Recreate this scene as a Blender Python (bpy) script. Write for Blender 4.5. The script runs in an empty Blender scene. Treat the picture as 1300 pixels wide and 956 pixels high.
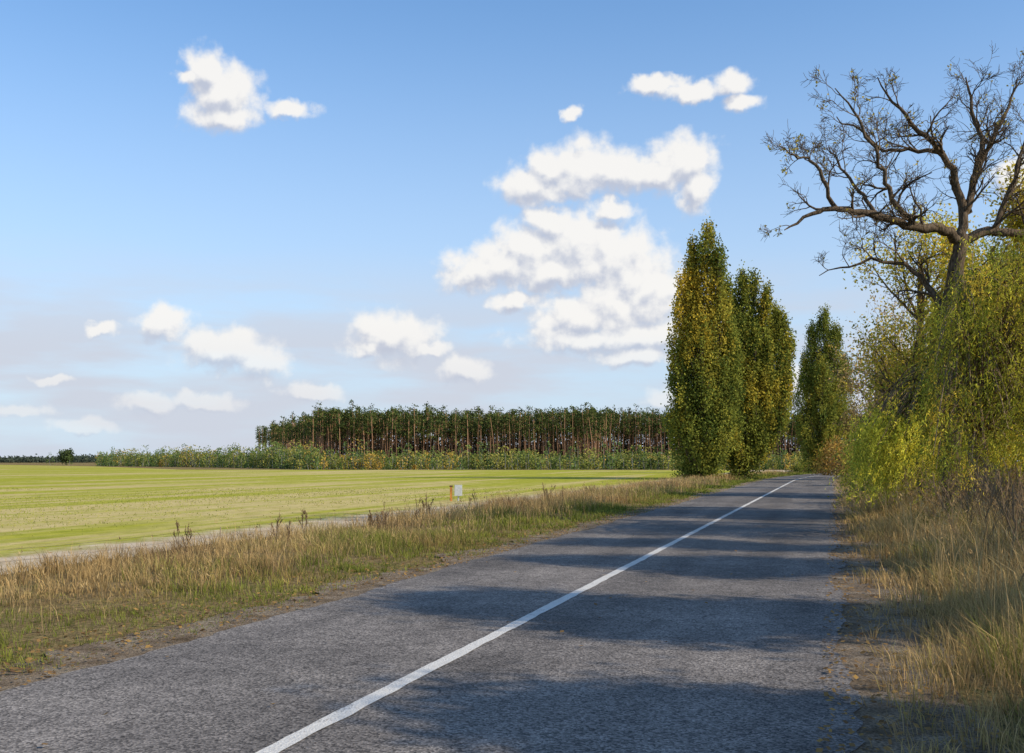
import bpy, bmesh, math, numpy as np
from mathutils import Vector
rng=np.random.default_rng(7)
S=bpy.context.scene
F=1400.0; H=1.6; HOR=585.0
def P(u,v,Y): return np.array([(u-650)/F*Y, Y, H+(HOR-v)/F*Y])
def G(u,Y): return np.array([(u-650)/F*Y, Y, 0.0])
def CX(Y):
    Y=np.asarray(Y,float); return .29*Y-3.07+np.where(Y>85,.0014*(Y-85)**2,0)
def nrm(a): return a/(np.linalg.norm(a,axis=-1,keepdims=True)+1e-9)
def pn(x,y,s=1.0,seed=0):
    r=np.random.default_rng(seed); o=0; A=0
    for k in range(7):
        a=r.uniform(0,6.28); f=s*(.5+.45*k); w=1/(1+.35*k)
        o=o+w*np.sin(f*(x*math.cos(a)+y*math.sin(a))+r.uniform(0,6.28)); A+=w
    return o/A*1.6

class Geo:
    def __init__(s): s.v=[];s.c=[];s.f=[];s.m=[];s.n=0
    def add(s,v,fs,col,mat=0):
        v=np.asarray(v,float).reshape(-1,3); N=len(v)
        c=np.broadcast_to(np.asarray(col,float),(N,3))
        for f in fs:
            s.f.append(np.asarray(f,np.int64)+s.n); s.m.append(mat)
        s.v.append(v); s.c.append(c); s.n+=N
    def build(s,name,mats,smooth=False,parent=None):
        me=bpy.data.meshes.new(name)
        V=np.concatenate(s.v); C=np.concatenate(s.c)
        li=np.concatenate([f.ravel() for f in s.f])
        lt=np.concatenate([np.full(len(f),f.shape[1]) for f in s.f])
        mi=np.concatenate([np.full(len(f),m) for f,m in zip(s.f,s.m)])
        ls=np.concatenate([[0],np.cumsum(lt)[:-1]])
        me.vertices.add(len(V)); me.vertices.foreach_set('co',V.astype(np.float32).ravel())
        me.loops.add(len(li)); me.loops.foreach_set('vertex_index',li.astype(np.int32))
        me.polygons.add(len(lt)); me.polygons.foreach_set('loop_start',ls.astype(np.int32))
        me.polygons.foreach_set('loop_total',lt.astype(np.int32))
        me.polygons.foreach_set('material_index',mi.astype(np.int32))
        if smooth: me.polygons.foreach_set('use_smooth',np.ones(len(lt),bool))
        a=me.attributes.new('Col','FLOAT_COLOR','POINT')
        a.data.foreach_set('color',np.concatenate([np.clip(C,0,1),np.ones((len(C),1))],1).astype(np.float32).ravel())
        for m in mats: me.materials.append(m)
        me.update(calc_edges=True)
        ob=bpy.data.objects.new(name,me); S.collection.objects.link(ob)
        if parent: ob.parent=parent
        return ob

def leaves(g,c,L,W,col,axis=None,mat=0,spread=1.0):
    N=len(c)
    if N==0: return
    a=rng.normal(size=(N,3))
    if axis is not None: a=nrm(np.broadcast_to(axis,(N,3))+a*spread*.5)
    a=nrm(a); b=nrm(np.cross(a,rng.normal(size=(N,3))))
    L=np.broadcast_to(L,(N,))[:,None]; W=np.broadcast_to(W,(N,))[:,None]
    v=np.stack([c-a*L/2,c+b*W/2-a*L*.08,c+a*L/2,c-b*W/2-a*L*.08],1).reshape(-1,3)
    col=np.repeat(np.broadcast_to(col,(N,3)),4,0)
    g.add(v,[np.arange(4*N).reshape(N,4)],col,mat)

def blades(g,p,h,w,lean,col,mat=0,tipcol=1.15):
    N=len(p); ang=rng.uniform(0,6.28,N); s=np.stack([np.cos(ang),np.sin(ang),0*ang],1)*w[:,None]/2
    up=np.array([0,0,1.0]); ln=np.concatenate([lean,np.zeros((N,1))],1)
    m=p+up*h[:,None]*.55+ln*h[:,None]*.28; t=p+up*h[:,None]*(1-.25*(lean**2).sum(1))[:,None]+ln*h[:,None]
    v=np.stack([p-s,p+s,m+s*.75,m-s*.75,t],1).reshape(-1,3)
    i=np.arange(N)[:,None]*5
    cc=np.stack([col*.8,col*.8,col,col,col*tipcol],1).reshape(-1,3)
    g.add(v,[i+np.array([[0,1,2,3]]),i+np.array([[3,2,4]])],cc,mat)

def tube(g,pts,rad,k=5,col=(.1,.08,.06),mat=0):
    pts=np.asarray(pts,float); n=len(pts); rad=np.asarray(rad,float)
    t=nrm(np.gradient(pts,axis=0)); ref=np.array([.31,.2,.93]) if abs(t[0][2])<.8 else np.array([1,.1,0])
    b=nrm(np.cross(t,ref)); c=np.cross(t,b)
    a=np.arange(k)/k*2*math.pi
    v=pts[:,None]+rad[:,None,None]*(np.cos(a)[None,:,None]*b[:,None]+np.sin(a)[None,:,None]*c[:,None])
    i=np.arange(n-1)[:,None]*k; j=np.arange(k)[None]; j2=(j+1)%k
    f=np.stack([i+j,i+j2,i+k+j2,i+k+j],-1).reshape(-1,4)
    g.add(v,[f],col,mat)

def interp(pl,n):
    pl=np.asarray(pl,float); d=np.r_[0,np.cumsum(np.linalg.norm(np.diff(pl[:,:3],axis=0),axis=1))]
    t=np.linspace(0,d[-1],n); o=np.stack([np.interp(t,d,pl[:,k]) for k in range(pl.shape[1])],1)
    if n>6:
        for _ in range(2): o[1:-1]=.25*o[:-2]+.5*o[1:-1]+.25*o[2:]
    return o

def grow(g,p,d,L,r,lvl,maxl,tips,col,wig=.16,up=.05,nc=6,kmin=3,mat=0,ang=(.5,1.0),shrink=(.4,.7)):
    n=5 if lvl<maxl else 4
    pts=[p]; ds=[d]
    for i in range(n):
        d=nrm(d+rng.normal(size=3)*wig+np.array([0,0,up])); p=p+d*L/n; pts.append(p); ds.append(d)
    rad=np.linspace(r,max(r*.3,.004),n+1)
    tube(g,pts,rad,3 if r<.03 else 5,col,mat)
    if lvl>=maxl:
        tips.append(np.array(pts)); return
    if lvl>=maxl-1: tips.append(np.array(pts))
    for k in range(nc):
        t=rng.uniform(.25,1.0); i=min(int(t*n),n-1); q=pts[i]+(pts[i+1]-pts[i])*(t*n-i)
        a=rng.uniform(*ang); ax=nrm(np.cross(ds[i],rng.normal(size=3)))
        nd=nrm(ds[i]*math.cos(a)+ax*math.sin(a))
        grow(g,q,nd,L*rng.uniform(*shrink)*(1.15-.4*t),max(rad[i]*.6,.005),lvl+1,maxl,tips,col,wig,up,nc,kmin,mat,ang,shrink)

# ---------------------------------------------------------------- materials
def newmat(name):
    m=bpy.data.materials.new(name); m.use_nodes=True; nt=m.node_tree; nt.nodes.clear()
    return m,nt,nt.nodes,nt.links
def foliage(name,tr=.35):
    m,nt,n,l=newmat(name)
    o=n.new('ShaderNodeOutputMaterial'); a=n.new('ShaderNodeAttribute'); a.attribute_name='Col'
    d=n.new('ShaderNodeBsdfDiffuse'); t=n.new('ShaderNodeBsdfTranslucent'); x=n.new('ShaderNodeMixShader'); x.inputs[0].default_value=tr
    l.new(a.outputs['Color'],d.inputs[0]); l.new(a.outputs['Color'],t.inputs[0]); l.new(d.outputs[0],x.inputs[1]); l.new(t.outputs[0],x.inputs[2])
    l.new(x.outputs[0],o.inputs[0]); return m
def bark(name):
    m,nt,n,l=newmat(name)
    o=n.new('ShaderNodeOutputMaterial'); a=n.new('ShaderNodeAttribute'); a.attribute_name='Col'
    b=n.new('ShaderNodeBsdfDiffuse')
    tc=n.new('ShaderNodeTexCoord'); no=n.new('ShaderNodeTexNoise'); no.inputs['Scale'].default_value=9; no.inputs['Detail'].default_value=6
    mp=n.new('ShaderNodeMapping'); mp.inputs['Scale'].default_value=(3,3,.8)
    l.new(tc.outputs['Object'],mp.inputs[0]); l.new(mp.outputs[0],no.inputs['Vector'])
    r=n.new('ShaderNodeMapRange'); r.inputs['From Min'].default_value=.3; r.inputs['From Max'].default_value=.7; r.inputs['To Min'].default_value=.4; r.inputs['To Max'].default_value=1.6; l.new(no.outputs[0],r.inputs[0])
    v=n.new('ShaderNodeVectorMath'); v.operation='SCALE'; l.new(a.outputs['Color'],v.inputs[0]); l.new(r.outputs[0],v.inputs['Scale'])
    l.new(v.outputs[0],b.inputs['Color'])
    bp=n.new('ShaderNodeBump'); bp.inputs['Strength'].default_value=.8; bp.inputs['Distance'].default_value=.03; l.new(no.outputs[0],bp.inputs['Height']); l.new(bp.outputs[0],b.inputs['Normal'])
    l.new(b.outputs[0],o.inputs[0]); return m
LEAF=foliage('leaf_material'); GRASS=foliage('grass_material',.3); BARK=bark('bark_material'); NEEDLE=foliage('needle_material',.15)

def ramp(n,els):
    r=n.new('ShaderNodeValToRGB'); cr=r.color_ramp
    while len(cr.elements)<len(els): cr.elements.new(.5)
    for e,(p,c) in zip(cr.elements,els): e.position=p; e.color=(*c,1)
    return r
def noise(n,l,vec,scale,detail=5,rough=.55):
    t=n.new('ShaderNodeTexNoise'); t.inputs['Scale'].default_value=scale; t.inputs['Detail'].default_value=detail; t.inputs['Roughness'].default_value=rough
    l.new(vec,t.inputs['Vector']); return t.outputs[0]
def mapped(n,l,scale,rot=0):
    tc=n.new('ShaderNodeTexCoord'); r=n.new('ShaderNodeMapping'); r.inputs['Rotation'].default_value=(0,0,rot)
    s=n.new('ShaderNodeMapping'); s.inputs['Scale'].default_value=scale
    l.new(tc.outputs['Object'],r.inputs[0]); l.new(r.outputs[0],s.inputs[0]); return s.outputs[0]
def mixc(n,l,fac,a,b,mode='MIX'):
    m=n.new('ShaderNodeMix'); m.data_type='RGBA'; m.blend_type=mode
    for s,x in ((m.inputs[0],fac),(m.inputs[6],a),(m.inputs[7],b)):
        if isinstance(x,(int,float)): s.default_value=x
        elif isinstance(x,tuple): s.default_value=(*x,1)
        else: l.new(x,s)
    return m.outputs[2]
def maprange(n,l,x,a,b,c=0,d=1):
    r=n.new('ShaderNodeMapRange'); r.inputs[1].default_value=a; r.inputs[2].default_value=b; r.inputs[3].default_value=c; r.inputs[4].default_value=d; l.new(x,r.inputs[0]); return r.outputs[0]
ROT=math.atan(.29)
def ground_mat():
    m,nt,n,l=newmat('verge_soil'); o=n.new('ShaderNodeOutputMaterial'); b=n.new('ShaderNodeBsdfDiffuse')
    v=mapped(n,l,(1,1,1)); a=noise(n,l,v,.8,8,.6); c=noise(n,l,v,18,6,.65)
    r1=ramp(n,[(.3,(.19,.14,.06)),(.5,(.31,.235,.12)),(.72,(.17,.175,.05))]); l.new(a,r1.inputs[0])
    r2=ramp(n,[(.35,(.4,.4,.4)),(.65,(1.15,1.1,1.05))]); l.new(c,r2.inputs[0])
    l.new(mixc(n,l,1.0,r1.outputs[0],r2.outputs[0],'MULTIPLY'),b.inputs[0])
    bp=n.new('ShaderNodeBump'); bp.inputs['Distance'].default_value=.06; l.new(c,bp.inputs['Height']); l.new(bp.outputs[0],b.inputs['Normal'])
    l.new(b.outputs[0],o.inputs[0]); return m
def shoulder_mat():
    m,nt,n,l=newmat('gravel_shoulder_material'); o=n.new('ShaderNodeOutputMaterial'); b=n.new('ShaderNodeBsdfDiffuse')
    v=mapped(n,l,(1,1,1)); a=noise(n,l,v,2.5,8,.65); c=noise(n,l,v,45,5,.7)
    r1=ramp(n,[(.3,(.13,.095,.06)),(.5,(.27,.21,.15)),(.7,(.38,.32,.24))]); l.new(a,r1.inputs[0])
    r2=ramp(n,[(.35,(.35,.35,.35)),(.65,(1.3,1.3,1.3))]); l.new(c,r2.inputs[0])
    l.new(mixc(n,l,1.0,r1.outputs[0],r2.outputs[0],'MULTIPLY'),b.inputs[0])
    bp=n.new('ShaderNodeBump'); bp.inputs['Distance'].default_value=.03; l.new(c,bp.inputs['Height']); l.new(bp.outputs[0],b.inputs['Normal'])
    l.new(b.outputs[0],o.inputs[0]); return m
def field_mat():
    m,nt,n,l=newmat('field_crop'); o=n.new('ShaderNodeOutputMaterial'); b=n.new('ShaderNodeBsdfDiffuse')
    v=mapped(n,l,(1,.06,1),ROT); vb=mapped(n,l,(1,.35,1),ROT); vf=mapped(n,l,(1,.6,1),ROT)
    s1=noise(n,l,v,.25,7,.62); s2=noise(n,l,vb,.035,6,.6); s3=noise(n,l,vf,1.6,8,.7); s4=noise(n,l,v,1.4,4,.6)
    green=mixc(n,l,maprange(n,l,s3,.35,.65),(.24,.265,.03),(.42,.39,.065))
    tan=mixc(n,l,maprange(n,l,s3,.35,.65),(.42,.34,.12),(.57,.46,.22))
    f=n.new('ShaderNodeMath'); f.operation='ADD'; l.new(maprange(n,l,s1,.0,1,-.75,.75),f.inputs[0]); l.new(s2,f.inputs[1])
    f2=n.new('ShaderNodeMath'); f2.operation='ADD'; l.new(f.outputs[0],f2.inputs[0]); l.new(maprange(n,l,s4,0,1,-.25,.25),f2.inputs[1])
    col=mixc(n,l,maprange(n,l,f2.outputs[0],.47,.68),green,tan)
    tc=n.new('ShaderNodeTexCoord'); sx=n.new('ShaderNodeSeparateXYZ'); l.new(tc.outputs['Object'],sx.inputs[0])
    q=n.new('ShaderNodeMath'); q.operation='MULTIPLY_ADD'; q.inputs[1].default_value=-.29; l.new(sx.outputs[1],q.inputs[0]); l.new(sx.outputs[0],q.inputs[2])
    q2=n.new('ShaderNodeMath'); q2.operation='ADD'; l.new(q.outputs[0],q2.inputs[0]); l.new(maprange(n,l,s3,0,1,-1.6,1.6),q2.inputs[1])
    head=maprange(n,l,q2.outputs[0],-14.6,-13.4)
    col=mixc(n,l,head,col,mixc(n,l,maprange(n,l,s3,.35,.65),(.40,.31,.20),(.58,.48,.35)))
    l.new(col,b.inputs[0])
    bp=n.new('ShaderNodeBump'); bp.inputs['Distance'].default_value=.08; l.new(s3,bp.inputs['Height']); l.new(bp.outputs[0],b.inputs['Normal'])
    l.new(b.outputs[0],o.inputs[0]); return m
def asphalt_mat(line=False):
    m,nt,n,l=newmat('road_paint' if line else 'asphalt'); o=n.new('ShaderNodeOutputMaterial'); b=n.new('ShaderNodeBsdfPrincipled'); b.inputs['Roughness'].default_value=.9
    b.inputs['Specular IOR Level'].default_value=.15
    v=mapped(n,l,(1,1,1)); vl=mapped(n,l,(1,.06,1),ROT)
    fine=noise(n,l,v,75,4,.7); mid=noise(n,l,v,5,6,.65); big=noise(n,l,v,.5,7,.65); trk=noise(n,l,vl,1.1,4,.5)
    vo=n.new('ShaderNodeTexVoronoi'); vo.inputs['Scale'].default_value=62; l.new(v,vo.inputs['Vector'])
    base=ramp(n,[(.34,(.082,.074,.068)),(.5,(.155,.139,.126)),(.64,(.24,.215,.192))]); l.new(big,base.inputs[0])
    c=mixc(n,l,.45,base.outputs[0],mixc(n,l,maprange(n,l,trk,.38,.62),(.10,.09,.082),(.225,.201,.18)))
    sp=n.new('ShaderNodeSeparateColor'); l.new(vo.outputs['Color'],sp.inputs[0])
    agg=maprange(n,l,sp.outputs[0],0,1,.35,1.65)
    fin=maprange(n,l,fine,.3,.7,.55,1.4); md=maprange(n,l,mid,.3,.7,.78,1.2)
    for x in (agg,fin,md):
        k=n.new('ShaderNodeVectorMath'); k.operation='SCALE'; l.new(c,k.inputs[0]); l.new(x,k.inputs['Scale']); c=k.outputs[0]
    pv=n.new('ShaderNodeTexVoronoi'); pv.distance='CHEBYCHEV'; pv.inputs['Scale'].default_value=.28; l.new(mapped(n,l,(1,.6,1),ROT),pv.inputs['Vector'])
    ps=n.new('ShaderNodeSeparateColor'); l.new(pv.outputs['Color'],ps.inputs[0])
    pm=maprange(n,l,ps.outputs[1],.80,.82,0,.3); c=mixc(n,l,pm,c,(.06,.056,.054))
    wv=n.new('ShaderNodeVectorMath'); wv.operation='MULTIPLY_ADD'; nz=n.new('ShaderNodeTexNoise'); nz.inputs['Scale'].default_value=1.5; nz.inputs['Detail'].default_value=6; l.new(v,nz.inputs['Vector'])
    l.new(nz.outputs['Color'],wv.inputs[0]); wv.inputs[1].default_value=(1.6,1.6,0); l.new(v,wv.inputs[2])
    cr=n.new('ShaderNodeTexVoronoi'); cr.feature='DISTANCE_TO_EDGE'; cr.inputs['Scale'].default_value=.38; l.new(wv.outputs[0],cr.inputs['Vector'])
    cm=maprange(n,l,cr.outputs['Distance'],.0015,.007,.6,0)
    ck=n.new('ShaderNodeMath'); ck.operation='MULTIPLY'; l.new(cm,ck.inputs[0]); l.new(maprange(n,l,big,.49,.58),ck.inputs[1])
    c=mixc(n,l,ck.outputs[0],c,(.03,.028,.026))
    if line:
        w=n.new('ShaderNodeMath'); w.operation='ADD'; l.new(fine,w.inputs[0]); l.new(mid,w.inputs[1])
        c=mixc(n,l,maprange(n,l,w.outputs[0],1.06,1.22,.93,.15),c,mixc(n,l,maprange(n,l,mid,.3,.7),(.50,.48,.44),(.76,.74,.69)))
    l.new(c,b.inputs['Base Color'])
    bp=n.new('ShaderNodeBump'); bp.inputs['Distance'].default_value=.005; bp.inputs['Strength'].default_value=.7; l.new(vo.outputs['Distance'],bp.inputs['Height']); l.new(bp.outputs[0],b.inputs['Normal'])
    l.new(b.outputs[0],o.inputs[0]); return m
def plain(name,c,rough=.6):
    m,nt,n,l=newmat(name); o=n.new('ShaderNodeOutputMaterial'); b=n.new('ShaderNodeBsdfPrincipled'); b.inputs['Roughness'].default_value=rough
    v=mapped(n,l,(1,1,1)); a=noise(n,l,v,14,6,.6)
    l.new(mixc(n,l,maprange(n,l,a,.3,.7),tuple(x*.7 for x in c),c),b.inputs['Base Color']); l.new(b.outputs[0],o.inputs[0]); return m

# ---------------------------------------------------------------- ground, field, road
def sheet(name,poly,z,mat):
    me=bpy.data.meshes.new(name); me.from_pydata([(x,y,z) for x,y in poly],[],[list(range(len(poly)))]); me.materials.append(mat)
    o=bpy.data.objects.new(name,me); S.collection.objects.link(o); return o
sheet('ground',[(-5000,-200),(5000,-200),(5000,6000),(-5000,6000)],-.02,ground_mat())
g=Geo(); ys=np.concatenate([np.arange(-30,60,.5),np.arange(60,190,5)])
xr=CX(ys)-8.7+.35*pn(ys,0*ys,1.1,3); xr=np.where(ys>150,xr-(ys-150)*.25,xr)
vv=np.stack([np.stack([np.full_like(ys,-900.),ys,0*ys-.008],1),np.stack([xr,ys,0*ys-.008],1)],1).reshape(-1,3)
i=np.arange(len(ys)-1)[:,None]*2; fl=[i+np.array([[0,1,3,2]])]
g.add(vv,fl,(.2,.2,.1))
xe=xr[-1]; yl=ys[-1]
far=[(-900,yl,-.008),(xe,yl,-.008),(xe-10,190.5,-.008),(-60,200,-.008),(-120,318,-.008),(-420,760,-.008),(-1500,1500,-.008),(-2500,1500,-.008)]
g.add(far,[np.array([[0,1,2,3,4,5,6,7]])],(.2,.2,.1))
g.build('field',[field_mat()])

def strip(name,ys,xl,xrr,z,mat):
    g=Geo(); zz=0*ys+z
    v=np.stack([np.stack([xl,ys,zz],1),np.stack([xrr,ys,zz],1)],1).reshape(-1,3)
    i=np.arange(len(ys)-1)[:,None]*2; g.add(v,[i+np.array([[0,1,3,2]])],(.1,.1,.1)); return g.build(name,[mat])
ys=np.concatenate([np.arange(-12,40,.08),np.arange(40,260,.5)]); c=CX(ys)
jl=.10*pn(ys,0*ys,1.2,11)+.05*pn(ys,0*ys,7,12); jr=.14*pn(ys,0*ys,1.0,13)+.08*pn(ys,0*ys,6,14)+.03*pn(ys,0*ys,17,19)
strip('shoulder',ys,c-3.3+2*jr,c+4.0+2*jl,.004,shoulder_mat())
strip('road',ys,c-2.62+jl,c+3.18+jr,.012,asphalt_mat())
strip('road_marking',ys,c-.065+.010*pn(ys,0*ys,9,15),c+.065+.010*pn(ys,0*ys,8,16),.017,asphalt_mat(True))

# ---------------------------------------------------------------- grasses
STRAW=np.array([.62,.45,.21]); STRAW2=np.array([.46,.30,.13]); GRN=np.array([.16,.20,.035]); GRN2=np.array([.30,.31,.06]); BRN=np.array([.22,.14,.08])
def mixcol(a,b,t): t=np.clip(t,0,1)[:,None]; return a*(1-t)+b*t
def tufts(g,Y,q,nb,hfun,w,colfun,spread=.09):
    x=CX(Y)+q; N=len(Y)
    h0=hfun(x,Y,q); col0=colfun(x,Y,q)
    ang=rng.uniform(0,6.28,(N,nb)); rr=np.abs(rng.normal(0,spread,(N,nb)))
    px=(x[:,None]+rr*np.cos(ang)).ravel(); py=(Y[:,None]+rr*np.sin(ang)).ravel()
    p=np.stack([px,py,0*px-.01],1)
    h=(h0[:,None]*rng.uniform(.7,1.4,(N,1))*rng.uniform(.4,1.15,(N,nb))).ravel()
    ln=rng.uniform(.05,.8,(N,nb)); sway=rng.normal(0,.2,(N,1,2))
    lean=(np.stack([ln*np.cos(ang)-.1,ln*np.sin(ang)],-1)+sway).reshape(-1,2)+rng.normal(0,.1,(N*nb,2))
    lean*=np.minimum(1,1.1/(np.linalg.norm(lean,axis=1,keepdims=True)+1e-6))
    col=np.repeat(col0*rng.uniform(.65,1.15,(N,1)),nb,0)*rng.uniform(.6,1.25,(N*nb,1))
    W=np.broadcast_to(w,(N,))[:,None]*rng.uniform(.6,1.3,(N,nb))
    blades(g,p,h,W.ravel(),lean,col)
def hl(x,Y,q):
    d=-q-2.9; return np.clip(.07+.055*d+.16*pn(x,Y,.9,21)*np.clip(d/2,0,1),.05,.36)*(.75+.5*np.clip((Y-14)/25,0,1))
def cl(x,Y,q):
    d=-q-2.9; n=pn(x,Y,.9,22); n2=pn(x,Y,2.5,23); n3=pn(x,Y,1.6,27)
    g0=mixcol(GRN,GRN2,.5+.5*n2); s=mixcol(mixcol(STRAW,STRAW2,.5+.6*n),BRN*1.2,(n3-.15)*1.2)
    t=(d-1.9)*.55+.8*n+rng.normal(0,.38,len(x)); return mixcol(g0,s,np.clip(t,0,.95))
def hr(x,Y,q):
    d=q-3.3; return np.clip(.12+.22*d+.22*pn(x,Y,.9,31)*np.clip(d,0,1),.07,.8)
def crr(x,Y,q):
    d=q-3.3; n=pn(x,Y,1.1,32); s=mixcol(STRAW,STRAW2,.5+.6*n)
    t=.95-1.1*(pn(x,Y,1.4,33)>.4)*(d<3)+rng.normal(0,.3,len(x)); return mixcol(mixcol(GRN,GRN2,.5+n),s,t)
gl=Geo()
for (y0,y1,den,w) in ((4,13,60,.006),(13,24,35,.009),(24,50,15,.017),(50,90,6,.035),(90,140,4,.06)):
    A=(y1-y0)*5.6; N=int(A*den); Y=rng.uniform(y0,y1,N); q=-rng.uniform(2.85,8.5,N)
    k=rng.uniform(0,1,N)<np.clip(.4+(-q-2.9)*1.1+.3*pn(CX(Y)+q,Y,2.2,24),0,1)*np.clip(.76+.55*pn(CX(Y)+q,Y,1.7,25),.25,1); tufts(gl,Y[k],q[k],13,hl,w,cl,.1 if y0<24 else .2)
gl.build('verge_grass',[GRASS])
gr=Geo()
for (y0,y1,den,w,qm) in ((3,12,60,.006,7),(12,24,40,.010,9),(24,50,16,.018,13),(50,90,6,.035,14),(90,140,3.5,.06,14)):
    A=(y1-y0)*(qm-3.3); N=int(A*den); Y=rng.uniform(y0,y1,N); q=rng.uniform(3.4,qm,N)
    k=rng.uniform(0,1,N)<np.clip(.25+(q-3.5)*.8+.35*pn(CX(Y)+q,Y,2.0,34),0,1); tufts(gr,Y[k],q[k],13,hr,w,crr,.1 if y0<24 else .2)
gr.build('verge_grass',[GRASS])
gs=Geo()
def stalks(Y,q,h,w,col,head=.08,hp=.35):
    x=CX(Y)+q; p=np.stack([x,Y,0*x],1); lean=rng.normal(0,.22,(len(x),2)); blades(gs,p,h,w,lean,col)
    t=(p+np.concatenate([lean,np.ones((len(x),1))],1)*h[:,None]*.95); k=rng.uniform(0,1,len(x))<hp; t=t[k]
    for _ in range(4): leaves(gs,t+rng.normal(0,.022,t.shape),head*rng.uniform(.4,1.1,len(t)),.007+w[k]*.9,col[k]*.95,axis=np.array([-.3,0,1.0]))
N=3400; Y=6+rng.uniform(0,1,N)**1.3*75; q=-rng.uniform(4.2,8.7,N); stalks(Y,q,rng.uniform(.12,.52,N)*(.8+.5*np.clip((Y-14)/25,0,1)),.003+Y*.00025,mixcol(STRAW,BRN,rng.uniform(0,1,N)),hp=.25)
N=5000; Y=5+rng.uniform(0,1,N)**1.3*60; q=rng.uniform(4.3,10,N); stalks(Y,q,rng.uniform(.5,1.2,N),.003+Y*.0003,mixcol(STRAW,STRAW2,rng.uniform(0,1,N)))
gs.build('tall_dry_grass',[GRASS])
gc=Geo(); N=42000; Y=14+rng.uniform(0,1,N)**1.3*50; q=-10.5-rng.uniform(0,1,N)**1.4*40; x=CX(Y)+q
k=(pn(q,Y*.12,.5,41)+pn(x,Y,.7,42)*.5+rng.normal(0,.4,N))<.1; k&=(q<-12.2+.6*pn(Y,Y,.5,4))
p=np.stack([x,Y,0*x-.01],1)[k]; n=len(p)
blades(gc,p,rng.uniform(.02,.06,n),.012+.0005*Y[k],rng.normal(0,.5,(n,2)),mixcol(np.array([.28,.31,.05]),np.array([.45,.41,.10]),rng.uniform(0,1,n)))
gc.build('crop_seedlings',[GRASS])
gw=Geo(); tips=[]
wp=[(470,24),(486,24.5),(478,23),(360,20),(395,22),(540,30),(690,42),(700,43),(705,41),(600,34),(530,27),(235,17.8),(640,37)]
for (u,Yw) in wp:
    for k in range(2):
        b=G(u+rng.uniform(-9,9),Yw+rng.uniform(-.6,.6)); grow(gw,b,nrm(np.array([rng.normal(0,.12),rng.normal(0,.12),1.])),rng.uniform(.30,.6),.0035+Yw*.0001,0,2,tips,(.20,.14,.085),wig=.1,up=.12,nc=4,ang=(.3,.55),shrink=(.35,.55))
for k in range(170):
    Yw=rng.uniform(11,30); b=np.array([CX(Yw)+rng.uniform(5.0,10),Yw,0]); grow(gw,b,nrm(np.array([rng.normal(0,.2),rng.normal(0,.2),1.])),rng.uniform(.7,1.3),.007,0,2,tips,(.30,.22,.14),wig=.14,up=.1,nc=5,ang=(.3,.7))
tp=np.concatenate([t[1:] for t in tips]); tp=tp[rng.uniform(0,1,len(tp))<.5]
leaves(gw,tp+rng.normal(0,.015,tp.shape),.034,.015,mixcol(BRN,STRAW2,rng.uniform(0,1,len(tp))))
gw.build('dry_weeds',[LEAF])
gf=Geo(); N=9000; Y=4+rng.uniform(0,1,N)**1.6*45; sd_=rng.uniform(0,1,N)<.55
q=np.where(sd_,-2.85-np.abs(rng.normal(0,.9,N))+.25,3.3+np.abs(rng.normal(0,.9,N))-.3); N2=120
q[:N2]=rng.uniform(-2.7,3.1,N2)
a=rng.uniform(0,6.28,N); L=rng.uniform(.02,.055,N)[:,None]
cc=np.stack([CX(Y)+q,Y,.026+rng.uniform(0,.02,N)],1); ax=nrm(np.stack([np.cos(a),np.sin(a),rng.normal(0,.25,N)],1)); bx=nrm(np.stack([-np.sin(a),np.cos(a),rng.normal(0,.35,N)],1))
v=np.stack([cc-ax*L*.6,cc+bx*L*.4,cc+ax*L*.6,cc-bx*L*.4],1).reshape(-1,3)
fc=mixcol(np.array([.44,.27,.09]),np.array([.18,.11,.06]),rng.uniform(0,1,N)); gf.add(v,[np.arange(4*N).reshape(N,4)],np.repeat(fc,4,0)); gf.build('fallen_leaves',[LEAF])
# low, thin wire fence between verge and field
gF=Geo(); ps=[]
for Yf in np.arange(12.5,60,8.0):
    x0=float(CX(Yf))-8.3+rng.normal(0,.06); hh=.42+rng.normal(0,.03); lx,ly=rng.normal(0,.03,2)
    tube(gF,[[x0,Yf,-.05],[x0+lx*.5,Yf+ly*.5,hh*.5],[x0+lx,Yf+ly,hh]],[.013,.012,.010],6,(.30,.23,.16)); ps.append(np.array([x0+lx,Yf+ly,hh]))
for fr in (.93,.55):
    for a_,b_ in zip(ps[:-1],ps[1:]):
        m_=(a_+b_)/2; A3=np.array([[a_[0],a_[1],a_[2]*fr],[m_[0],m_[1],m_[2]*fr-.04],[b_[0],b_[1],b_[2]*fr]]); tube(gF,interp(A3,5),np.full(5,.0025),3,(.14,.12,.11))
gF.build('wire_fence',[BARK])

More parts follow.
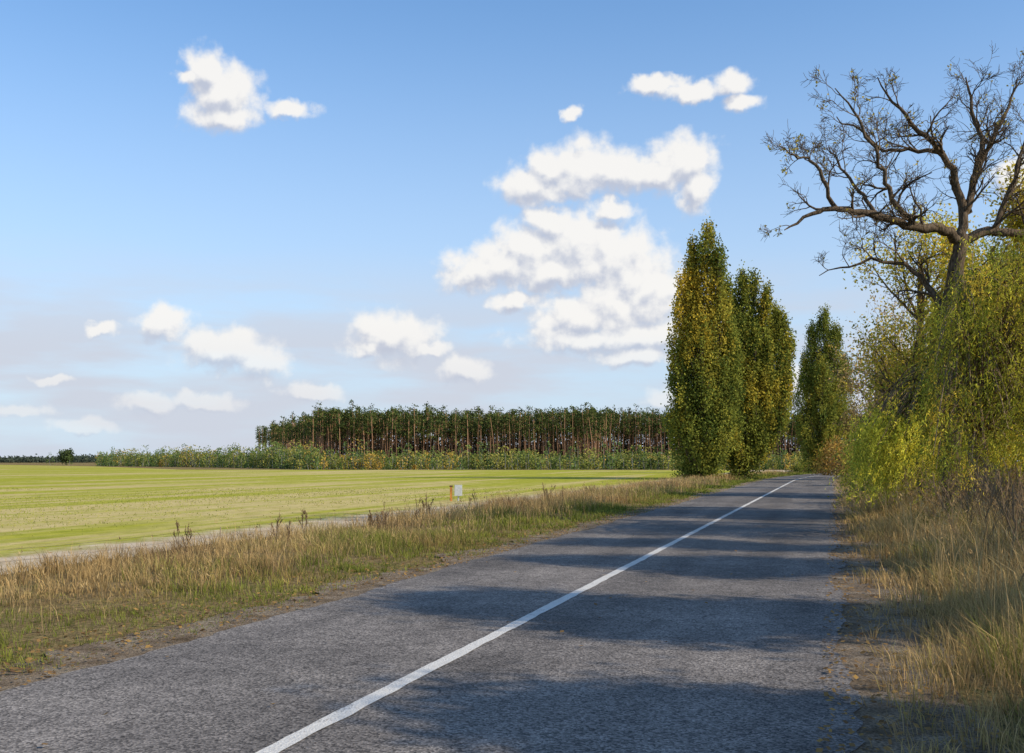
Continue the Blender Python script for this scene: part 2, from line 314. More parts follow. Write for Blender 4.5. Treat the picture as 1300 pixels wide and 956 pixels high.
# ---------------------------------------------------------------- pine forest
def manytubes(g,b,t,r0,r1,c0,c1,mat):
    N=len(b); a=np.arange(4)/4*2*math.pi; ring=np.stack([np.cos(a),np.sin(a),0*a],1)
    mid=b*.45+t*.55+rng.normal(0,.2,b.shape); rm=(r0+r1)/2
    v=np.stack([b[:,None]+ring[None]*r0[:,None,None],mid[:,None]+ring[None]*rm[:,None,None],t[:,None]+ring[None]*r1[:,None,None]],1).reshape(-1,3)
    fs=[]
    for s in (0,4):
        for j in range(4): fs.append([s+j,s+(j+1)%4,s+4+(j+1)%4,s+4+j])
    f=(np.arange(N)[:,None,None]*12+np.array(fs)[None]).reshape(-1,4)
    cm=(c0+c1)/2
    col=np.stack([c0,c0,c0,c0,cm,cm,cm,cm,c1,c1,c1,c1],1).reshape(-1,3)
    g.add(v,[f],col,mat)
def pines(g,x,y,Hh,nl=120,leaf=.66):
    N=len(x); b=np.stack([x,y,0*x],1); t=np.stack([x+rng.normal(0,.8,N),y+rng.normal(0,.8,N),Hh*.95],1)
    m=rng.uniform(.45,1.3,(N,1)); manytubes(g,b,t,.16*rng.uniform(.6,1.35,N),.07+0*x,np.array([[.19,.12,.08]])*m,np.array([[.42,.24,.13]])*m,1)
    K=12; lowc=rng.uniform(.46,.68,(N,1)); cz=lowc+(1.0-lowc)*rng.uniform(0,1,(N,K))**.8; rad=(1.8*np.sqrt(np.clip(1.06-cz,0,1)/.42)+.15)*rng.uniform(.3,1,(N,K)); a=rng.uniform(0,6.28,(N,K))
    cc=np.stack([t[:,0][:,None]+rad*np.cos(a),t[:,1][:,None]+rad*np.sin(a),Hh[:,None]*cz],-1).reshape(-1,3)
    cl_=mixcol(np.array([.045,.070,.024]),np.array([.135,.155,.042]),rng.uniform(0,1,N*K)); n=nl//K
    pts=np.repeat(cc,n,0)+rng.normal(0,1,(N*K*n,3))*np.array([.5,.5,.36]); leaves(g,pts,leaf,leaf*.65,np.repeat(cl_,n,0)*rng.uniform(.6,1.35,(N*K*n,1)))
gp=Geo()
def scat(x0,x1,y0,y1,sp,spy=None):
    spy=spy or sp
    X,Yy=np.meshgrid(np.arange(x0,x1,sp),np.arange(y0,y1,spy)); X=X.ravel()+rng.uniform(-.9,.9,X.size)*sp; Yy=Yy.ravel()+rng.uniform(-.9,.9,Yy.size)*sp; return X,Yy
x,y=scat(-72,34,400,446,2.5,2.8); pines(gp,x,y,rng.normal(19.6,1.5,len(x))+1.3*pn(x,y,.12,51))
x,y=scat(28,200,436,480,2.5,2.7); pines(gp,x,y,rng.normal(20.0,1.4,len(x))+1.1*pn(x,y,.12,52))
t=rng.uniform(0,1,480); o=rng.uniform(0,30,480); x=-70-76*t+o*.94; y=402+218*t+o*.3; pines(gp,x,y,rng.normal(19.0,1.8,480))
x,y=scat(-66,200,420,494,2.9); k=(x<30)|(y>446); x=x[k];y=y[k]; N=len(x); K=18
c=np.stack([x,y,np.full(N,4.6)],1)[:,None]+rng.normal(0,1,(N,K,3))*np.array([1.5,1.5,3.3]); c=c.reshape(-1,3); c[:,2]=np.abs(c[:,2])
leaves(gp,c,1.3,.8,np.array([.055,.058,.03])*rng.uniform(.5,1.4,(N*K,1)))
gp.build('pine_forest',[NEEDLE,BARK])
gy=Geo()
def belt(g,x,y,h,conif):
    N=len(x); K=60
    t=rng.uniform(0.02,1,(N,K)); prof=np.where(conif[:,None],(1-t)*.42+.05,.33*np.sqrt(np.clip(1-(2*t-1)**2,0,1))+.06)*h[:,None]
    a=rng.uniform(0,6.28,(N,K)); rr=prof*np.sqrt(rng.uniform(0.15,1,(N,K)))
    c=np.stack([x[:,None]+rr*np.cos(a),y[:,None]+rr*np.sin(a),t*h[:,None]],-1).reshape(-1,3)
    k=np.clip(rng.uniform(0,1,N)-.25*pn(x,y,.15,66),0,1); base=np.where((~conif)[:,None],np.where((k<.2)[:,None],np.array([[.54,.36,.08]]),np.where((k<.55)[:,None],np.array([[.36,.33,.08]]),np.array([[.22,.25,.06]]))),np.array([[.11,.155,.045]])*(1+k[:,None]*.7))
    leaves(g,c,.40,.26,np.repeat(base,K,0)*rng.uniform(.6,1.35,(N*K,1)))
    manytubes(g,np.stack([x,y,0*x],1),np.stack([x,y,h*.8],1),.05+0*x,.02+0*x,np.full((N,3),.2),np.full((N,3),.2),1)
N=1000; u=rng.uniform(380,1080,N); Yb=rng.uniform(198,232,N); h=np.clip(rng.normal(2.6,.8,N),1.0,4.6)+.6*pn(u,u,.04,61)
belt(gy,(u-650)/F*Yb,Yb,h,rng.uniform(0,1,N)<.42)
N=620; u=rng.uniform(125,400,N); Yb=200+(400-u)/270*125+rng.uniform(0,28,N); h=np.clip(rng.normal(3.4,1.1,N),1.5,6.0)
belt(gy,(u-650)/F*Yb,Yb,h,rng.uniform(0,1,N)<.6)
N=90; u=rng.uniform(60,1000,N); Yb=np.where(u<400,205+(400-u)/270*125,203); belt(gy,(u-650)/F*Yb,Yb,rng.uniform(3.2,5.6,N),rng.uniform(0,1,N)<.5)
gy.build('young_tree_belt',[LEAF,BARK])
gd=Geo(); N=700; u=rng.uniform(-150,330,N); Yb=rng.uniform(900,1100,N); x=(u-650)/F*Yb
K=40; h=np.where(u<75,4.2,5.5)*rng.uniform(.7,1.2,N); a=rng.normal(0,1,(N,K,3))*np.array([3,3,1.6])[None]
c=(np.stack([x,Yb,h*.5],1)[:,None]+a*(h[:,None,None]/6)).reshape(-1,3); leaves(gd,c,2.2,1.4,np.array([.08,.10,.07])*rng.uniform(.6,1.3,(N*K,1)))
gd.build('distant_treeline',[LEAF])

# ---------------------------------------------------------------- broadleaf single trees
def clumpleaves(g,cen,sig,n,L,W,cols,jit=.3,axis=None):
    N=len(cen); pts=np.repeat(cen,n,0)+rng.normal(0,1,(N*n,3))*sig
    leaves(g,pts,L*rng.uniform(.7,1.2,N*n),W*rng.uniform(.7,1.2,N*n),np.repeat(cols,n,0)*rng.uniform(1-jit,1+jit,(N*n,1)),axis=axis)
def poplar(name,base,plumes,yel,Y):
    g=Geo()
    for pi,(tu,tv,dy,rm,b0) in enumerate(plumes):
        tip=P(tu,tv+8,Y+dy)
        ax=interp(np.array([base,base*.55+tip*.45+np.array([(tip[0]-base[0])*.28,0,0]),tip]),10)
        hh=tip[2]; tube(g,ax,np.linspace(.20,.02,10),5,(.20,.16,.12),1)
        nC=int(72*rm*hh/22*2.0)
        t=rng.uniform(b0,1,nC)**.9; idx=t*9; i0=np.clip(idx.astype(int),0,8); fr=(idx-i0)[:,None]; cen=ax[i0]*(1-fr)+ax[i0+1]*fr
        prof=rm*np.clip(np.minimum((t-b0+.06)/.22,1),0,1)**.5*np.clip((1.03-t)/.58,0,1)**.62
        a=rng.uniform(0,6.28,nC); rr=prof*rng.uniform(.2,1.35,nC)**.7*(1.05+.32*pn(t*hh,np.cos(a)*2+pi*3.1,1.1,90+pi))
        cc=cen+np.stack([rr*np.cos(a),rr*np.sin(a),.3*rr],1); cc[:,2]=np.maximum(cc[:,2],.4)
        for k in range(0,nC,3):
            s=cen[k]-np.array([0,0,min(2.2,cen[k][2]*.5)]); tube(g,[s,(s+cc[k])/2+nrm(cc[k]-s)*.05,cc[k]+[0,0,.5]],[.04,.025,.008],3,(.15,.12,.09),1)
        yl=np.clip(yel(cc,t)+rng.normal(0,.25,nC),0,1)
        dark=rng.uniform(0,1,nC); cols=mixcol(mixcol(np.array([.10,.135,.03]),np.array([.29,.31,.055]),dark),np.array([.68,.47,.055]),yl)
        clumpleaves(g,cc,np.array([.20,.20,.55]),56,.22,.17,cols,.35)
    return g.build(name,[LEAF,BARK])
b=G(893,95)
poplar('poplar_tree',b,[(898,282,0,1.5,.1),(880,300,.8,1.45,.08),(912,312,-.6,1.4,.06),(921,352,.2,1.4,.06),(864,350,0,1.45,.03),(926,400,0,1.45,.03),(890,400,-1.6,1.8,.0),(880,350,1.4,1.5,.05),(860,430,-.8,1.5,0),(921,460,-.6,1.6,0),(868,500,-1,1.6,0)],
  lambda c,t: .62*np.clip((c[:,2]-4)/12,0,1)*np.clip(.8-(c[:,0]-16.3)*.33,0,1.2)+.38*pn(c[:,0]*1.0,c[:,2],.7,71)-.10,95)
b=G(942,99)
poplar('poplar_tree',b,[(942,346,0,1.4,.08),(956,350,.5,1.4,.1),(972,366,-.4,1.35,.1),(984,384,.5,1.3,.14),(994,396,0,1.25,.2),(1003,425,.3,1.15,.28),(999,465,-.5,1.15,.26),(940,410,-1,1.5,.02),(958,415,-1.2,1.5,.05),(974,430,-1.0,1.4,.10),(934,370,.5,1.3,.04),(980,510,0,1.2,.12),(950,480,-1.4,1.5,0)],
  lambda c,t: .03+.25*pn(c[:,0],c[:,2],.7,72),99)
b=G(1043,140)
poplar('poplar_tree',b,[(1046,391,0,1.9,.05),(1032,408,.5,1.8,.05),(1061,412,0,1.9,.05),(1022,450,0,1.8,.03),(1072,450,0,1.8,.03),(1044,460,-2,2.4,0)],
  lambda c,t: .07+.25*pn(c[:,0],c[:,2],.5,73),140)

g=Geo(); tips=[]; DC=(.11,.082,.055)
limbs=[([(1212,672,26,.30),(1206,560,26,.26),(1197,470,26,.22),(1204,400,26.1,.20),(1214,340,26,.18),(1220,298,26,.16)],0,0),
([(1220,305,26,.13),(1190,289,25.6,.115),(1150,287,25.2,.10),(1112,271,25,.088),(1078,267,24.8,.075),(1050,262,24.7,.06),(1030,272,24.5,.045),(1012,286,24.4,.03),(996,292,24.3,.012)],11,1.1),
([(1062,265,24.8,.055),(1047,240,24.6,.048),(1046,215,24.5,.04),(1030,200,24.5,.03),(1006,196,24.4,.02),(990,186,24.3,.01)],9,.95),
([(1216,305,26,.12),(1258,291,26.2,.11),(1300,298,26.4,.10),(1360,280,26.6,.07)],7,1.6),
([(1216,330,26,.14),(1226,270,26.2,.11),(1214,228,26.2,.09),(1198,192,26,.072),(1174,170,25.8,.058),(1150,150,25.7,.045),(1128,124,25.6,.028),(1114,98,25.5,.012)],13,1.2),
([(1224,272,26.2,.09),(1240,212,26.5,.075),(1246,165,26.6,.055),(1232,128,26.6,.035),(1226,98,26.5,.015)],11,1.2),
([(1240,215,26.5,.07),(1268,162,26.8,.05),(1285,125,27,.032),(1292,98,27,.012)],10,1.2),
([(1262,292,26.2,.08),(1282,240,26.4,.055),(1300,190,26.4,.04),(1310,140,26.4,.015)],9,1.3),
([(1160,287,25.3,.07),(1132,250,25,.058),(1116,202,24.8,.045),(1098,160,24.7,.033),(1076,130,24.6,.022),(1060,112,24.6,.01)],12,1.1),
([(1198,194,26,.06),(1160,188,26.4,.045),(1118,192,26.6,.035),(1084,160,26.8,.025),(1062,148,26.8,.012)],10,1.05),
([(1112,272,25,.05),(1090,240,25.3,.04),(1070,215,25.5,.03),(1052,185,25.6,.012)],9,1.0),
([(1204,400,26,.10),(1170,350,26.4,.06),(1130,330,26.6,.045),(1080,335,26.6,.028),(1040,350,26.5,.01)],9,1.2)]
for pl,nc,L in limbs:
    A=np.array([np.r_[P(u,v,Y),r] for u,v,Y,r in pl]); A=interp(A,max(12,len(pl)*3))
    A[1:-1,:3]+=rng.normal(0,.035,(len(A)-2,3)); A[0,2]=max(A[0,2],-.1)
    tube(g,A[:,:3],A[:,3],8 if A[0,3]>.1 else 6,DC)
    for k in range(nc):
        t=rng.uniform(.2,1); i=min(int(t*(len(A)-1)),len(A)-2); d=nrm(A[i+1,:3]-A[i,:3]); aa=rng.uniform(.45,1.1); sdv=nrm(np.cross(d,rng.normal(size=3))*np.array([1,.8,1])+np.array([0,0,.35]))
        grow(g,A[i,:3],nrm(d*math.cos(aa)+sdv*math.sin(aa)),L*rng.uniform(.6,1.15)*(1.1-.45*t),max(min(A[i,3]*.55,.04),.012),0,2,tips,DC,wig=.28,up=.04,nc=6,ang=(.45,1.0),shrink=(.4,.75))
tp=np.concatenate([q[1:] for q in tips]); tp=tp[rng.uniform(0,1,len(tp))<.012]
leaves(g,np.repeat(tp,3,0)+rng.normal(0,.05,(len(tp)*3,3)),.08,.05,np.array([.45,.36,.06])*rng.uniform(.7,1.3,(len(tp)*3,1)),mat=1)
g.build('bare_tree',[BARK,LEAF],smooth=True)

def autumn(name,base,Ht,cr,leafn,cols,seed_dir=(0,0,1),r=.16,levels=3,lsz=.13,nc=7,bc=(.17,.125,.085),shr=(.4,.68),up=.06,keep=1.0,trunk=.25,amax=.85):
    g=Geo(); tips=[]
    base=np.array(base,float); top=base+np.array(seed_dir,float)*Ht*.72
    A=interp(np.stack([base-[0,0,.1],base*.6+top*.4+rng.normal(0,.15,3),top]),9); R=np.linspace(r,r*.35,9); tube(g,A,R,7,bc,1)
    for k in range(nc*2):
        t=rng.uniform(trunk,1); i=min(int(t*8),7); d=nrm(A[i+1]-A[i]); a=rng.uniform(.35,amax+.1); s=nrm(np.cross(d,rng.normal(size=3)))
        grow(g,A[i],nrm(d*math.cos(a)+s*math.sin(a)),cr*rng.uniform(.6,1.1)*(1.15-.45*t),R[i]*.5,0,levels-1,tips,bc,wig=.15,up=up,nc=nc-2,mat=1,shrink=shr,ang=(.4,amax))
    tp=np.concatenate([q[1:] for q in tips]); tp=tp[rng.uniform(0,1,len(tp))<keep]
    cn=cols[rng.integers(0,len(cols),len(tp))]*(1+.4*pn(tp[:,0]+tp[:,1],tp[:,2],.9,5))[:,None]
    if leafn>0: clumpleaves(g,tp,.14+lsz*.8,leafn,lsz,lsz*.6,cn,.35)
    return g.build(name,[LEAF,BARK])
YG=np.array([[.56,.47,.06],[.66,.50,.07],[.38,.38,.05],[.60,.44,.07]])
BR=np.array([[.46,.30,.10],[.32,.22,.10],[.48,.37,.10]])
GN=np.array([[.20,.23,.045],[.28,.29,.055],[.42,.36,.07]])
autumn('maple_tree',G(1175,34),11.0,3.2,6,YG,(-.02,0,1),.2,3,.11,8,keep=.6,trunk=.35)
autumn('maple_tree',G(1250,31),10.6,3.0,8,YG,(.03,0,1),.2,3,.11,8,keep=.8)
autumn('maple_tree',G(1310,29),10.4,3.0,9,YG,(.03,0,1),.2,3,.11,8,keep=.85)
autumn('roadside_tree',G(1120,78),13,4.2,1,BR,(-.05,0,1),.2,3,.22,8,keep=.3)
autumn('roadside_tree',G(1150,62),12,3.8,3,BR,(-.1,0,1),.18,3,.18,8,keep=.3)
autumn('roadside_tree',G(1105,105),12,4,3,BR,(0,0,1),.2,3,.28,7,keep=.45)
autumn('roadside_tree',G(1190,50),9.5,3.4,5,YG,(-.05,0,1),.16,3,.15,8,keep=.5)
autumn('roadside_tree',G(1240,46),10,3.4,9,GN,(0,0,1),.16,3,.17,8)
autumn('roadside_tree',G(1160,90),9,4,8,YG,(0,0,1),.16,3,.3,7)
# trees standing beside the viewpoint, back from the right verge
autumn('roadside_tree',(13.0,1.2,0),11.4,2.0,9,GN,(-.02,0,1),.2,3,.16,8,trunk=.66)
autumn('roadside_tree',(13.0,6.3,0),12.8,2.0,12,GN,(-.03,0,1),.22,3,.16,8,trunk=.62)
autumn('roadside_tree',(13.8,11.6,0),12.4,2.0,9,GN,(-.02,0,1),.2,3,.16,8,trunk=.6)
autumn('roadside_tree',(14.6,15.6,0),12.4,1.9,7,YG,(-.02,0,1),.2,3,.15,8,trunk=.58)

def bush(name,c,rx,h,cols,n=130,L=.16,leafn=26):
    g=Geo(); base=np.array(c,float); cen=[]
    for k in range(n):
        d=nrm(rng.normal(size=3)); d[2]=abs(d[2]); rr=rng.uniform(.45,1.0)**.5*(1+.18*math.sin(5*d[0]+3*d[1]))
        q=base+d*np.array([rx,rx,h])*rr; cen.append(q)
        if k%2==0: tube(g,[base+rng.normal(0,.15,3)*[1,1,0],(base+q)/2+[0,0,.1*h],q],[.03,.02,.008],3,(.13,.1,.07),1)
    cen=np.array(cen); cn=cols[rng.integers(0,len(cols),n)]*rng.uniform(.6,1.3,(n,1)); s=min(rx,h)*.17
    clumpleaves(g,cen,s,leafn,L,L*.6,cn,.35); return g.build(name,[LEAF,BARK])
OR=np.array([[.50,.27,.06],[.42,.28,.08],[.30,.20,.07],[.52,.36,.07]])
bush('autumn_bush',G(1066,122),2.4,4.2,OR,120,.26,30)
bush('autumn_bush',G(1098,100),2.8,4.0,BR,130,.22,30)
bush('autumn_bush',G(1118,70),2.2,2.8,YG,130,.18,30)
bush('autumn_bush',G(1122,48),1.5,2.1,BR,120,.14,22)
bush('shrub',G(1030,150),3,1.6,GN,70,.3,30)
bush('shrub',G(890,96.5),2.2,1.5,GN,80,.2,26)
bush('shrub',G(1170,40),2.2,2.6,GN,140,.14,30)
bush('shrub',G(1230,36),2.6,2.8,YG,150,.14,30)
bush('shrub',G(1290,30),2.4,2.8,GN,150,.12,34)
g=Geo()
t=G(84,395); c=t+np.array([0,0,3.3])+nrm(rng.normal(size=(70,3)))*rng.uniform(.4,1,(70,1))*np.array([2.4,2.4,2.3]); clumpleaves(g,c,.5,26,.6,.45,np.full((70,3),1)*np.array([.09,.12,.045])*rng.uniform(.6,1.3,(70,1))); tube(g,[t,t+[0,0,3]],[.25,.15],6,(.1,.08,.06),1)
g.build('oak_tree',[LEAF,BARK])

def willow(name,base,uv_top,Yr,nclus,urange,vbot,colf,lenr=(.6,1.6),nstr=9,ll=.10,lw=.021,trunkh=4.2):
    g=Geo(); base=np.array(base,float)
    T=interp(np.stack([base-[0,0,.1],base+[.1,.1,trunkh*.5],base+[-.1,0,trunkh],base+[-.3,.2,trunkh*1.35]]),9); tube(g,T,np.linspace(.26,.10,9),8,(.14,.11,.075),1)
    us=np.array([a for a,_ in uv_top]); vs=np.array([b for _,b in uv_top])
    C=[];CO=[]
    for k in range(nclus):
        u=rng.uniform(*urange); Y=rng.uniform(*Yr); vt=np.interp(u,us,vs)+rng.uniform(-10,30); vb=vbot
        v=vt+(vb-vt)*rng.uniform(0,1)**1.15*.86; p=P(u,v,Y)
        if p[2]<.9: continue
        i=min(int(rng.uniform(.4,1)*8),8); s=T[i]; mid=(s+p)/2+np.array([0,0,.35*abs(p[0]-s[0])*.4+.3])
        if mid[2]>T[-1][2]+1.3: mid[2]=T[-1][2]+1.3
        arc=interp(np.stack([s,mid,p+[0,0,.15],p]),8); tube(g,arc,np.linspace(.035,.008,8),3,(.20,.15,.09),1)
        cb=colf(p)*rng.uniform(.5,1.3); sc=rng.uniform(.4,1.3)
        for j in range(nstr):
            st=p+rng.normal(0,1,3)*np.array([.20,.20,.16]); L=min(rng.uniform(*lenr)*sc,st[2]-.35)
            if L<.2: continue
            n=int(L*32); t=np.linspace(0,1,n); sw=rng.normal(0,.3,2)-np.array([.15,0])
            pts=st+np.stack([sw[0]*t+.08*np.sin(t*3),sw[1]*t,-L*t**1.1+.08*np.sin(t*2.5)],1)
            C.append(pts+rng.normal(0,.03,(n,3))); CO.append(np.broadcast_to(cb*rng.uniform(.8,1.2),(n,3)))
            if j%3==0: tube(g,pts[::max(1,n//4)],np.full(len(pts[::max(1,n//4)]),.004),3,(.25,.2,.06),1)
    C=np.concatenate(C); CO=np.concatenate(CO)
    leaves(g,C,ll*rng.uniform(.7,1.3,len(C)),lw,CO*rng.uniform(.65,1.35,(len(C),1)),axis=np.array([-.25,0,-1.0]),spread=1.5)
    return g.build(name,[LEAF,BARK])
def wc1(p): 
    return np.array([.72,.64,.08]) if rng.uniform()<.6 else np.array([.42,.44,.06])
def wc2(p):
    r=rng.uniform(); return np.array([.56,.52,.06]) if r<.45 else (np.array([.29,.32,.045]) if r<.8 else np.array([.74,.54,.07]))
willow('willow_tree',(9.9,23.5,0),[(1170,470),(1185,420),(1215,340),(1250,310),(1320,295),(1450,310)],(20.5,25.5),340,(1180,1420),625,wc2,lenr=(.35,1.0),ll=.085,lw=.02)
willow('willow_tree',(12.2,31,0),[(1085,545),(1110,520),(1140,510),(1170,480),(1200,465),(1260,420),(1340,420)],(28,33),280,(1096,1330),605,wc1,lenr=(.45,1.1),ll=.115,lw=.026,trunkh=3.8)

# ---------------------------------------------------------------- pipeline marker
def box(bm,c,s,mi,bev=.006):
    r=bmesh.ops.create_cube(bm,size=1); vs=r['verts']
    for v in vs: v.co=Vector((v.co.x*s[0]+c[0],v.co.y*s[1]+c[1],v.co.z*s[2]+c[2]))
    bmesh.ops.bevel(bm,geom=list({e for v in vs for e in v.link_edges}),offset=bev,segments=2,affect='EDGES')
root=bpy.data.objects.new('pipeline_marker_post',None); S.collection.objects.link(root); root.location=(-2.26,44,.0)
def part(name,boxes,mat):
    bm=bmesh.new()
    for c,s in boxes: box(bm,c,s,0)
    me=bpy.data.meshes.new(name); bm.to_mesh(me); bm.free(); me.materials.append(mat); o=bpy.data.objects.new(name,me); S.collection.objects.link(o); o.parent=root
part('orange_post',[((-.17,0,.25),(.09,.09,.62)),((-.17,-.052,.44),(.06,.012,.10))],plain('orange_paint',(.70,.27,.05)))
part('white_cabinet',[((.12,0,.08),(.06,.06,.30)),((.12,-.02,.42),(.30,.16,.44))],plain('cabinet_paint',(.58,.60,.60)))
part('orange_cap',[((-.17,0,.59),(.13,.13,.05))],plain('dark_cap',(.12,.05,.03)))

# ---------------------------------------------------------------- sky
W=bpy.data.worlds.new('World'); S.world=W; W.use_nodes=True; nt=W.node_tree; n=nt.nodes; l=nt.links; n.clear()
W.cycles.sampling_method='NONE'
out=n.new('ShaderNodeOutputWorld'); sky=n.new('ShaderNodeTexSky'); sky.sky_type='NISHITA'; sky.sun_disc=False
EL=33.0; sd=Vector((1,-.48,0)).normalized(); az=math.atan2(sd.x,sd.y)
sky.sun_elevation=math.radians(EL); sky.sun_rotation=az; sky.air_density=1.0; sky.dust_density=.6; sky.ozone_density=2.0
tint=n.new('ShaderNodeVectorMath'); tint.operation='MULTIPLY'; l.new(sky.outputs[0],tint.inputs[0]); tint.inputs[1].default_value=(.92,1.18,1.36)
bg=n.new('ShaderNodeBackground'); bg.inputs[1].default_value=.15; l.new(tint.outputs[0],bg.inputs[0])
tc=n.new('ShaderNodeTexCoord'); sx=n.new('ShaderNodeSeparateXYZ'); l.new(tc.outputs['Generated'],sx.inputs[0])
def M(t,op,a,b=None,c=None):
    m=t.nodes.new('ShaderNodeMath'); m.operation=op
    for i,x in enumerate((a,b,c)):
        if x is None: continue
        if isinstance(x,(int,float)): m.inputs[i].default_value=x
        else: t.links.new(x,m.inputs[i])
    return m.outputs[0]
A_=M(nt,'MULTIPLY',M(nt,'ARCTAN2',sx.outputs[0],sx.outputs[1]),14); E_=M(nt,'MULTIPLY',M(nt,'ARCSINE',sx.outputs[2]),14)
cb=n.new('ShaderNodeCombineXYZ'); l.new(A_,cb.inputs[0]); l.new(E_,cb.inputs[1]); PV=cb.outputs[0]
puffs=[(262,90,24,24),(285,118,36,30),(238,98,14,10),(284,148,38,16),(366,139,26,8),
(835,108,32,8),(880,116,34,9),(928,106,22,11),(940,130,20,9),(728,142,10,10),
(680,236,40,22),(700,215,36,18),(740,215,52,28),(790,222,50,20),(835,218,40,18),(868,206,34,28),(882,240,18,26),(772,265,24,11),
(603,345,38,20),(640,335,42,26),(672,318,42,30),(700,283,32,20),(735,312,56,38),(775,328,52,38),(800,350,44,32),(700,345,50,20),
(822,368,40,44),(782,390,56,36),(735,402,52,22),(765,430,84,16),(820,425,55,20),(655,382,28,11),
(500,428,46,26),(468,442,20,10),(545,440,20,9),(285,444,52,24),(330,462,36,18),(208,410,26,20),(130,416,16,6),
(592,470,28,15),(188,512,34,12),(262,510,38,10),(395,498,32,8),(100,541,40,8),(22,520,34,7),(805,452,50,10),(850,505,24,12),(1005,485,22,20),(64,484,24,5),(1290,225,25,22),(1180,470,60,26)]
grp=bpy.data.node_groups.new('CloudField','ShaderNodeTree')
grp.interface.new_socket('P',in_out='INPUT',socket_type='NodeSocketVector'); grp.interface.new_socket('F',in_out='OUTPUT',socket_type='NodeSocketFloat')
gi=grp.nodes.new('NodeGroupInput'); go=grp.nodes.new('NodeGroupOutput')
nz=grp.nodes.new('ShaderNodeTexNoise'); nz.noise_dimensions='2D'; nz.inputs['Scale'].default_value=3.0; nz.inputs['Detail'].default_value=4; nz.inputs['Roughness'].default_value=.5; grp.links.new(gi.outputs[0],nz.inputs['Vector'])
nb=grp.nodes.new('ShaderNodeTexNoise'); nb.noise_dimensions='2D'; nb.inputs['Scale'].default_value=4.0; nb.inputs['Detail'].default_value=7; nb.inputs['Roughness'].default_value=.52; grp.links.new(gi.outputs[0],nb.inputs['Vector'])
s0=grp.nodes.new('ShaderNodeVectorMath'); s0.operation='SUBTRACT'; grp.links.new(nz.outputs['Color'],s0.inputs[0]); s0.inputs[1].default_value=(.5,.5,.5)
s1=grp.nodes.new('ShaderNodeVectorMath'); s1.operation='MULTIPLY_ADD'; grp.links.new(s0.outputs[0],s1.inputs[0]); s1.inputs[1].default_value=(.30,.24,0); grp.links.new(gi.outputs[0],s1.inputs[2])
cur=None
for (u,v,rx,ry) in puffs:
    a=math.atan((u-650)/F); e=math.atan((HOR-v)/math.hypot(F,u-650)); ca=math.cos(a)
    ix=1/(rx/100*ca*ca*1.30); iy=1/(ry/100*ca*1.30)
    k=grp.nodes.new('ShaderNodeVectorMath'); k.operation='MULTIPLY_ADD'; grp.links.new(s1.outputs[0],k.inputs[0]); k.inputs[1].default_value=(ix,iy,0); k.inputs[2].default_value=(-a*14*ix,-e*14*iy,0)
    q=grp.nodes.new('ShaderNodeVectorMath'); q.operation='LENGTH'; grp.links.new(k.outputs[0],q.inputs[0]); o=q.outputs['Value']
    cur=o if cur is None else M(grp,'SMOOTH_MIN',cur,o,.12)
fo=M(grp,'ADD',cur,M(grp,'MULTIPLY',M(grp,'SUBTRACT',nb.outputs[0],.5),1.0))
grp.links.new(fo,go.inputs[0])
g1=n.new('ShaderNodeGroup'); g1.node_tree=grp; l.new(PV,g1.inputs[0])
off=n.new('ShaderNodeVectorMath'); off.operation='ADD'; l.new(PV,off.inputs[0]); off.inputs[1].default_value=(.06,.15,0)
g2=n.new('ShaderNodeGroup'); g2.node_tree=grp; l.new(off.outputs[0],g2.inputs[0])
def mr(x,a,b,c=0,d=1,smooth=True):
    r=n.new('ShaderNodeMapRange'); r.interpolation_type='SMOOTHSTEP' if smooth else 'LINEAR'
    for i,y in enumerate((a,b,c,d)): r.inputs[i+1].default_value=y
    l.new(x,r.inputs[0]); return r.outputs[0]
dens=mr(g1.outputs[0],1.26,.58)
lit=mr(M(nt,'SUBTRACT',g2.outputs[0],g1.outputs[0]),-.58,.26)
cc=n.new('ShaderNodeMix'); cc.data_type='RGBA'; cc.inputs[6].default_value=(.53,.57,.68,1); cc.inputs[7].default_value=(.95,.93,.90,1); l.new(lit,cc.inputs[0])
sc=n.new('ShaderNodeVectorMath'); sc.operation='MULTIPLY'; l.new(PV,sc.inputs[0]); sc.inputs[1].default_value=(.28,1.5,0)
hn=n.new('ShaderNodeTexNoise'); hn.noise_dimensions='2D'; hn.inputs['Scale'].default_value=1.5; hn.inputs['Detail'].default_value=7; l.new(sc.outputs[0],hn.inputs['Vector'])
lo=mr(E_,2.8,1.2)
st=M(nt,'MULTIPLY',M(nt,'MULTIPLY',mr(hn.outputs[0],.25,.62),lo),.9)
haze=mr(E_,6.2,-.6,0,.88)
hz=n.new('ShaderNodeBackground'); hz.inputs[0].default_value=(.60,.70,.86,1); hz.inputs[1].default_value=1
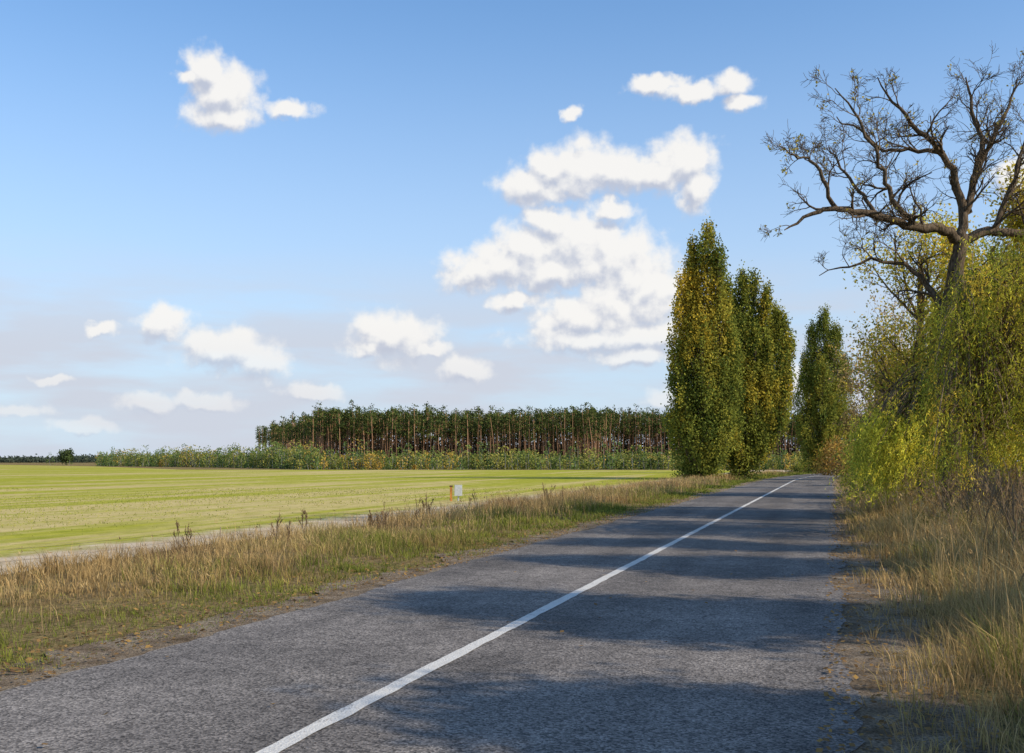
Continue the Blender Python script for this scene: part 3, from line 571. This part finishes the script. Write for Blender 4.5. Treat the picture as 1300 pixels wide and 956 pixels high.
m0=n.new('ShaderNodeMixShader'); l.new(haze,m0.inputs[0]); l.new(bg.outputs[0],m0.inputs[1]); l.new(hz.outputs[0],m0.inputs[2])
sb=n.new('ShaderNodeBackground'); sb.inputs[0].default_value=(.62,.655,.745,1); sb.inputs[1].default_value=1
m1=n.new('ShaderNodeMixShader'); l.new(st,m1.inputs[0]); l.new(m0.outputs[0],m1.inputs[1]); l.new(sb.outputs[0],m1.inputs[2])
cbk=n.new('ShaderNodeBackground'); l.new(cc.outputs[2],cbk.inputs[0]); cbk.inputs[1].default_value=1
m2=n.new('ShaderNodeMixShader'); l.new(M(nt,'MULTIPLY',dens,mr(E_,.2,1.9,.36,.96)),m2.inputs[0]); l.new(m1.outputs[0],m2.inputs[1]); l.new(cbk.outputs[0],m2.inputs[2])
# the cumulus band only occupies a part of the sky; elsewhere plain sky (same colours, no seam)
inr=M(nt,'MULTIPLY',M(nt,'LESS_THAN',M(nt,'ABSOLUTE',A_),12.0),M(nt,'MULTIPLY',M(nt,'GREATER_THAN',E_,-.2),M(nt,'LESS_THAN',E_,6.6)))
m3=n.new('ShaderNodeMixShader'); l.new(inr,m3.inputs[0]); l.new(m0.outputs[0],m3.inputs[1]); l.new(m2.outputs[0],m3.inputs[2])
l.new(m3.outputs[0],out.inputs[0])

ld=bpy.data.lights.new('sun','SUN'); ld.energy=5.0; ld.angle=math.radians(.5); ld.color=(1,.87,.68)
lo_=bpy.data.objects.new('sun',ld); S.collection.objects.link(lo_)
d=Vector((sd.x*math.cos(math.radians(EL)),sd.y*math.cos(math.radians(EL)),math.sin(math.radians(EL)))); lo_.rotation_euler=d.to_track_quat('Z','Y').to_euler(); lo_.location=(30,-10,30)

cd=bpy.data.cameras.new('camera'); cam=bpy.data.objects.new('camera',cd); S.collection.objects.link(cam)
cam.location=(0,0,H); cam.rotation_euler=(math.radians(90),0,0); cd.sensor_width=36; cd.lens=36*F/1300; cd.shift_y=(HOR-478)/1300; cd.clip_end=9000; cd.clip_start=.05
S.camera=cam
S.view_settings.view_transform='Standard'; S.view_settings.look='None'; S.view_settings.exposure=0
